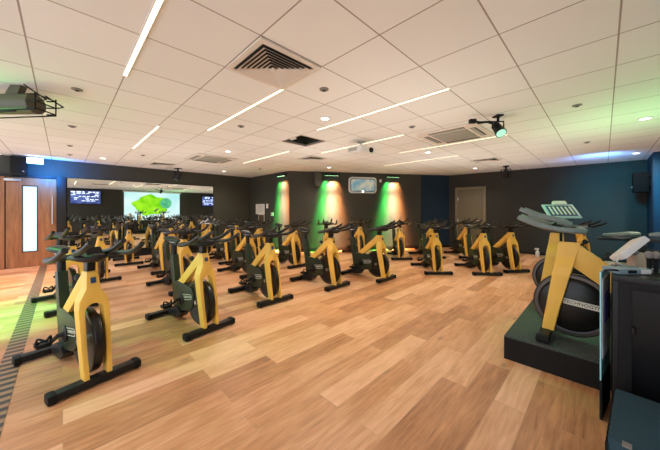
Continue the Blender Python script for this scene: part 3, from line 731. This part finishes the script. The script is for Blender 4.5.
proto = make_bike()
def front(px, py): return at(px, py)
ROWS = [  # front-foot centre (a, b), heading in world degrees, label
    ((.20, 2.87), -76, 'yellow spin bike nearest the camera at the left, closest to the striped floor strip'),
    ((1.21, 3.18), -80, 'second yellow spin bike from the left in the nearest row'),
    ((2.28, 3.47), -90, 'third yellow spin bike from the left in the nearest row'),
    ((3.50, 3.35), -88, 'fourth yellow spin bike from left in the nearest row, before the left wall streaks'),
    ((4.56, 3.03), -89, 'fifth yellow spin bike from left in the nearest row, below the white framed display'),
    ((5.765, 2.51), -134, 'sixth spin bike from left in the nearest row, pointing straight at the camera'),
    ((6.44, 1.75), -138, 'seventh spin bike from left in nearest row, in front of the olive door'),
    ((7.20, 1.37), -127, 'eighth spin bike from left in nearest row, just left of the instructor handlebars'),
    ((8.56, .26), -134, 'spin bike half hidden behind the instructor platform, farthest to the right'),
    ((.12, 5.15), -80, 'yellow spin bike directly behind the nearest left bike'),
    ((1.52, 4.98), -82, 'yellow spin bike behind the second bike of the nearest row'),
    ((2.85, 5.18), -86, 'spin bike behind and left of the third bike of the nearest row'),
    ((4.09, 5.24), -92, 'spin bike in front of the corner of the short return wall'),
    ((5.10, 5.27), -130, 'spin bike hidden behind the fourth bike, under the left wall streaks'),
    ((6.74, 3.97), -133, 'spin bike in front of the right wall streaks, by the back wall'),
    ((7.55, 3.37), -122, 'spin bike standing behind the sixth bike, by the navy panel'),
    ((8.33, 2.72), -133, 'spin bike behind the seventh bike, nearest to the olive door'),
    ((.54, 6.80), -85, 'spin bike in the third row from the front at the far left, towards the door'),
    ((1.64, 6.84), -85, 'spin bike in the third row, second from the left'),
    ((3.13, 6.90), -90, 'spin bike in the third row, third from the left'),
    ((4.07, 6.85), -90, 'spin bike in the third row beside the short return wall'),
    ((6.38, 5.09), -118, 'spin bike closest to the back wall, behind the fifth bike of the nearest row'),
    ((1.20, 8.45), -94, 'spin bike in the row nearest the mirror, leftmost there'),
    ((2.18, 8.45), -90, 'spin bike in the row nearest the mirror, second from the left'),
    ((3.18, 8.45), -90, 'spin bike in the row nearest the mirror, by the mirror right end'),
    ((4.12, 8.45), -90, 'spin bike in the recessed corner right of the mirror, below the notice'),
]
for i, ((a, bb), h, lab) in enumerate(ROWS):
    o = proto if i == 0 else copy_tree(proto)
    hh = R(h)
    a, bb = a * .971, bb * .971
    o.location = (a - .44 * math.cos(hh), bb - .44 * math.sin(hh), 0); o.rotation_euler = (0, 0, hh)
    tag(o, lab, 'exercise bike', 'spin bikes on the wooden floor')

# instructor platform with two bikes facing the class
PH = .21
pf = thing('instructor_platform', 'low black platform with speckled rubber top under the instructor bikes', 'platform', (2.88, .645, 0))
LP = [(0, 0), (0, -.64), (.06, -.64), (.06, -2.52), (2.44, -2.52), (2.44, 0)]
MB().prism(LP, .001, PH - .012, 'xy').build('side_boards', PLATS, pf)
MB().prism(LP, PH - .012, PH, 'xy', bev=.003).build('rubber_top', RUBBER, pf)
for k in range(3): MB().box((1.1 * k + .15, .001, PH / 2), (.02, .004, .02)).build('screw', STEEL, pf)
ib = make_bike(True, .09, -.01); ib.location = (3.22, -.065, PH); ib.rotation_euler = (0, 0, R(90))
tag(ib, 'large yellow instructor spin bike at the front of the black platform', 'exercise bike', 'instructor spin bikes')
ib2 = make_bike(True, .16, -.10); ib2.rotation_euler = (0, 0, R(90)); ib2.location = (4.38, .12, PH)
tag(ib2, 'second instructor spin bike standing behind the first on the platform', 'exercise bike', 'instructor spin bikes')
# control tablet on a stand behind the first instructor bike
x, y = at(561, None, Y=3.05)
tb = thing('control_tablet', 'pale tilted control panel with dark keys above the instructor handlebars', 'control panel', (x, y, PH), R(-56))
MB().lathe([(.14, 0), (.14, .012), (.02, .025)], (0, 0, 0), 'Z', 24).build('stand_base', DARK, tb)
MB().tube([(0, 0, .02), (0, 0, 1.10)], .014).build('stand_pole', DARK, tb)
Mt = Matrix.Translation((0, 0, 1.135)) @ Matrix.Rotation(R(42), 4, 'X')
tp = MB().box((0, 0, 0), (.31, .22, .016), bev=.004).xf(Mt).build('panel', mat('pale_blue_plastic', (.40, .56, .62), .4, noise=.05), tb)
b = MB()
for k in range(6): b.box((-.10 + .040 * k, 0, .0125), (.016, .13, .004))
MB().box((0, 0, .0095), (.26, .17, .004)).xf(Mt).build('key_field', BADGE, tp)
b.xf(Mt).build('keys', WHITE, tp)
MB().box((.03, .125, .01), (.13, .05, .035), bev=.005).xf(Mt).build('receiver_box', WHITE, tb)

# ------------------------------------------------------------------ AV rack, what stands on it, subwoofer
rk = thing('equipment_rack', 'tall black equipment rack with tinted glass door at the right', 'cabinet', (2.43, -.035, 0))
RH = .955
b = MB()
b.box((.245, -.02, RH / 2 + .01), (.49, .035, RH - .02), bev=.006)          # left side
b.box((.245, -.62, RH / 2 + .01), (.49, .035, RH - .02), bev=.006)
b.box((.475, -.32, RH / 2 + .01), (.03, .57, RH - .02)); b.box((.245, -.32, .05), (.47, .57, .06))
b.build('carcass', BLK, rk)
MB().box((.235, -.32, RH - .015), (.51, .64, .03), bev=.006).build('top_panel', BLK, rk)
b = MB()
for k in range(9): b.box((.12 + .018 * k, -.20, RH + .001), (.009, .16, .003))
b.build('vent_slots', DARK, rk)
b = MB()
b.box((.004, -.055, .48), (.03, .055, .90), bev=.004).box((.004, -.585, .48), (.03, .055, .90), bev=.004).box((.004, -.32, .905), (.03, .48, .05), bev=.004).box((.004, -.32, .055), (.03, .48, .05), bev=.004)
fd = b.build('door', DARK, rk)
MB().box((.008, -.32, .48), (.008, .48, .80)).build('glass_pane', GLASSB, fd); MB().tube([(-.012, -.09, .62), (-.012, -.09, .66)], .010).build('door_lock', BLK, fd)
for sx in (.05, .44):
    for sy in (-.05, -.58): MB().lathe([(.022, 0), (.022, .022)], (sx, sy, 0), 'Z', 12).build('foot', DARK, rk)
# acrylic sheet leaning on the rack side with papers behind it
GE = mat('acrylic_sheet', (.35, .72, .75), .15, noise=.05)
ac = thing('acrylic_sheet', 'upright sheet with cyan edge and pinned colour flyers beside the rack', 'board', (2.47, .016, .25), R(-7))
MB().box((.18, 0, .36), (.36, .007, .70)).build('sheet', GE, ac)
b = MB().box((.18, -.0055, .40), (.30, .003, .52)); b.build('flyer', mat('flyer_paper', (.70, .66, .72), .6, noise=.5, nscale=14), ac)
b = MB().box((.18, -.0080, .46), (.22, .002, .2)); b.build('flyer_picture', mat('flyer_picture_print', (.20, .18, .50), .6, noise=.6, nscale=20), ac)
MB().box((.18, 0, -.119), (.34, .012, .26)).build('easel_foot', DARK, ac)

def rk_at(px, d): # a point on the rack top
    x, y = at(px, None, Y=d); return x, y
x, y = at(638, None, Y=1.885)
tp = thing('touch_panel', 'white tilted panel on a rounded tan stand on top of the rack', 'touch panel', (x, y, RH + .0015), R(-44.6))
MB().prism([(-.048, 0), (.048, 0), (.048, .062)] + [(.048 * math.cos(R(a)), .062 + .048 * math.sin(R(a))) for a in range(15, 180, 15)] + [(-.048, .062)], -.03, .03, bev=.006).build('stand', PEACH, tp)
MB().box((-.03, .0, .105), (.12, .05, .03), bev=.006, M=Matrix.Rotation(R(40), 4, 'Y')).build('bracket', SENSOR, tp)
Mx = Matrix.Translation((-.085, -.02, .135)) @ Matrix.Rotation(R(-38), 4, 'Y') @ Matrix.Rotation(R(-25), 4, 'X')
pl = MB().box((0, 0, 0), (.205, .12, .040), bev=.006).xf(Mx).build('panel', WHITE, tp)
MB().box((0, 0, .0205), (.18, .10, .004)).xf(Mx).build('screen', PAPER, pl)
b = MB(); b.tube([(-.15, -.03, .09), (-.19, -.04, .05), (-.12, -.05, .02), (.02, -.07, .008)], .0045, 6, 4); b.build('cable', WHITE, tp)
x, y = at(626, None, Y=1.735)
o = thing('wireless_receiver', 'small blue-grey receiver box with white label on the rack top front', 'receiver', (x + .02, y, RH), R(-45))
MB().box((0, 0, .018), (.20, .11, .034), bev=.005).build('case', mat('blue_grey_plastic', (.22, .30, .35), .4, noise=.05), o)
MB().box((.065, -.057, .018), (.06, .004, .026)).build('label_plate', WHITE, o); MB().box((-.02, -.057, .018), (.05, .004, .018)).build('dark_window', DARK, o)
b = MB(); b.tube([(-.09, -.04, .02), (-.13, -.06, .03), (-.15, -.02, .02), (-.10, .02, .01), (-.02, .04, .036)], .006, 6, 4); b.build('cable', DARK, o)
for k, (px, d, lab) in enumerate(((649, 1.715, 'left black microphone standing upright on the rack beside the tan stand'), (656, 1.70, 'right black microphone standing upright on the rack near the photo edge'))):
    x, y = at(px, None, Y=d)
    o = thing('microphone', lab, 'microphone', (x, y, RH), 0, 'microphones on the rack')
    MB().lathe([(.022, 0), (.022, .008), (.010, .012), (.012, .09), (.018, .10)], (0, 0, 0), 'Z', 14).build('handle', DARK, o)
    MB().lathe([(.012, .10), (.020, .11), (.021, .13), (.010, .143)], (0, 0, 0), 'Z', 14).build('grille_head', SENSOR, o)

sw = thing('subwoofer', 'black carpeted subwoofer speaker on the floor at the lower right corner', 'speaker', (1.722, -.008, 0), R(-3.9))
SH = .325
prof = [(.57, 0), (.57, -.46), (0.06, -.46)] + [(.06 - .075 * math.sin(math.pi * t / 8), -.46 + .46 * t / 8) for t in range(1, 8)] + [(.06, 0)]
MB().prism(prof, .02, SH, 'xy', bev=.012).build('cabinet', CARPET, sw)
b = MB()
for k in range(12): b.box((.06 + .042 * k, .004, .165), (.012, .010, .26))
b.build('side_grille', DARK, sw)
MB().box((.045, -.06, SH + .002), (.04, .03, .004), bev=.001).build('socket_plate', SENSOR, sw)
for sx in (.08, .5):
    for sy in (-.06, -.4): MB().lathe([(.02, 0), (.02, .022)], (sx, sy, 0), 'Z', 12).build('foot', DARK, sw)

# spray bottle by the right wall
x, y = at(537.5, 256.6)
sb = thing('spray_bottle', 'white spray bottle on the floor against the right wall', 'bottle', (x, y, 0), R(120))
MB().lathe([(.045, 0), (.05, .01), (.05, .13), (.028, .17), (.018, .18), (.018, .20)], (0, 0, 0), 'Z', 18).build('bottle_body', WHITE, sb)
MB().box((.015, 0, .225), (.10, .03, .045), bev=.008).build('spray_head', WHITE, sb)
MB().tube([(.05, 0, .21), (.06, 0, .17)], .006).build('trigger', GRILLE, sb)

# ------------------------------------------------------------------ light
def area(loc, size, power, color=(1, .93, .82), rot=(0, 0, 0), shape='RECTANGLE', name='area_lamp'):
    l = bpy.data.lights.new(name, 'AREA'); l.shape = shape; l.size = size[0]
    if shape in ('RECTANGLE', 'ELLIPSE'): l.size_y = size[1]
    l.energy = power; l.color = color
    o = bpy.data.objects.new(name, l); COL.objects.link(o); o.location = loc; o.rotation_euler = rot; return o
for (px, py, lit, lab) in DL:
    x, y = ceil_at(px, py); lamp_spot((x, y, CEIL - .02), (x, y, 0), (1, .86, .70), 95, 150, 1, .05, 'downlight_lamp')
for (a, bb, pw) in ((2.0, 6.2, 32), (4.0, 4.2, 46), (3.0, 8.3, 42), (6.5, 3.0, 52), (8.2, 1.6, 34), (1.6, 3.9, 12), (6.0, .4, 34), (3.0, 1.6, 44), (.4, 8.2, 24)):  # added fill, no fixtures: unseen lamps among the bikes even out the ceiling
    lamp_spot((a, bb, .8), (a, bb, CEIL), (1, .92, .84), pw, 165, 1, .3, 'ceiling_fill_lamp')
# coloured stage heads
lamp_spot((-.7, 5.0, 2.3), (-.75, 5.3, 0), GREEN, 420, 62, 1, .08, 'green_floor_lamp')
lamp_spot((-.8, 4.2, 2.2), (.7, 3.4, .4), GREEN, 80, 60, 1, .08, 'green_bike_lamp')
lamp_spot((4.1, 1.3, 2.4), (3.6, .0, .2), GREEN, 60, 50, 1, .08, 'green_platform_lamp')
lamp_spot((4.15, 1.0, 2.4), (3.4, .5, 1.2), (.2, .8, 1), 35, 50, 1, .08, 'cyan_instructor_lamp')
lamp_spot((-.8, 4.4, 2.0), (-.6, 4.4, CEIL), GREEN, 9, 140, 1, .08, 'green_ceiling_lamp')
lamp_spot((5.4, -.5, 1.3), (5.4, -.5, CEIL), (.25, 1, .3), 34, 150, 1, .1, 'green_ceiling_lamp')
lamp_spot((8.6, .0, 2.2), (8.9, .1, CEIL), (.12, .35, 1), 40, 150, 1, .1, 'blue_ceiling_lamp')
lamp_spot((7.8, -.2, 2.3), (10.36, -.35, 1.35), (.0, .50, .85), 260, 80, 1, .1, 'cyan_wall_lamp')
lamp_spot((7.6, -1.2, 2.3), (9.13, -1.0, 1.4), (.0, .55, .8), 120, 90, 1, .1, 'cyan_column_lamp')
lamp_spot((-.25, 9.05, 2.25), (-.15, 9.68, 2.28), (.01, .25, 1), 100, 150, 1, .05, 'blue_door_lamp')
lamp_spot((-.6, 7.2, 2.4), (-.7, 7.3, 0), WARM, 230, 75, 1, .08, 'door_area_lamp')
lamp_spot((-.5, 8.7, 2.4), (-.6, 9.0, 0), (1, .25, .22), 60, 60, 1, .08, 'door_area_lamp')
w = bpy.data.worlds.new('World'); S.world = w; w.use_nodes = True
w.node_tree.nodes['Background'].inputs['Color'].default_value = (.90, .95, 1.05, 1)
w.node_tree.nodes['Background'].inputs['Strength'].default_value = 1.5

# ------------------------------------------------------------------ camera
cam = bpy.data.cameras.new('camera'); cam.sensor_width = 36; cam.lens = F / 660 * 36; cam.shift_y = -15 / 660; cam.clip_start = .05
co = bpy.data.objects.new('camera', cam); COL.objects.link(co); co.location = (0, 0, CAMH); co.rotation_euler = (R(90), 0, -R(44.64)); S.camera = co
S.view_settings.view_transform = 'Standard'; S.view_settings.look = 'None'; S.view_settings.exposure = .38; S.view_settings.gamma = 1
S.view_settings.use_curve_mapping = False
S.cycles.use_denoising = True; S.cycles.max_bounces = 10; S.cycles.diffuse_bounces = 6; S.cycles.glossy_bounces = 4; S.cycles.sample_clamp_indirect = 5
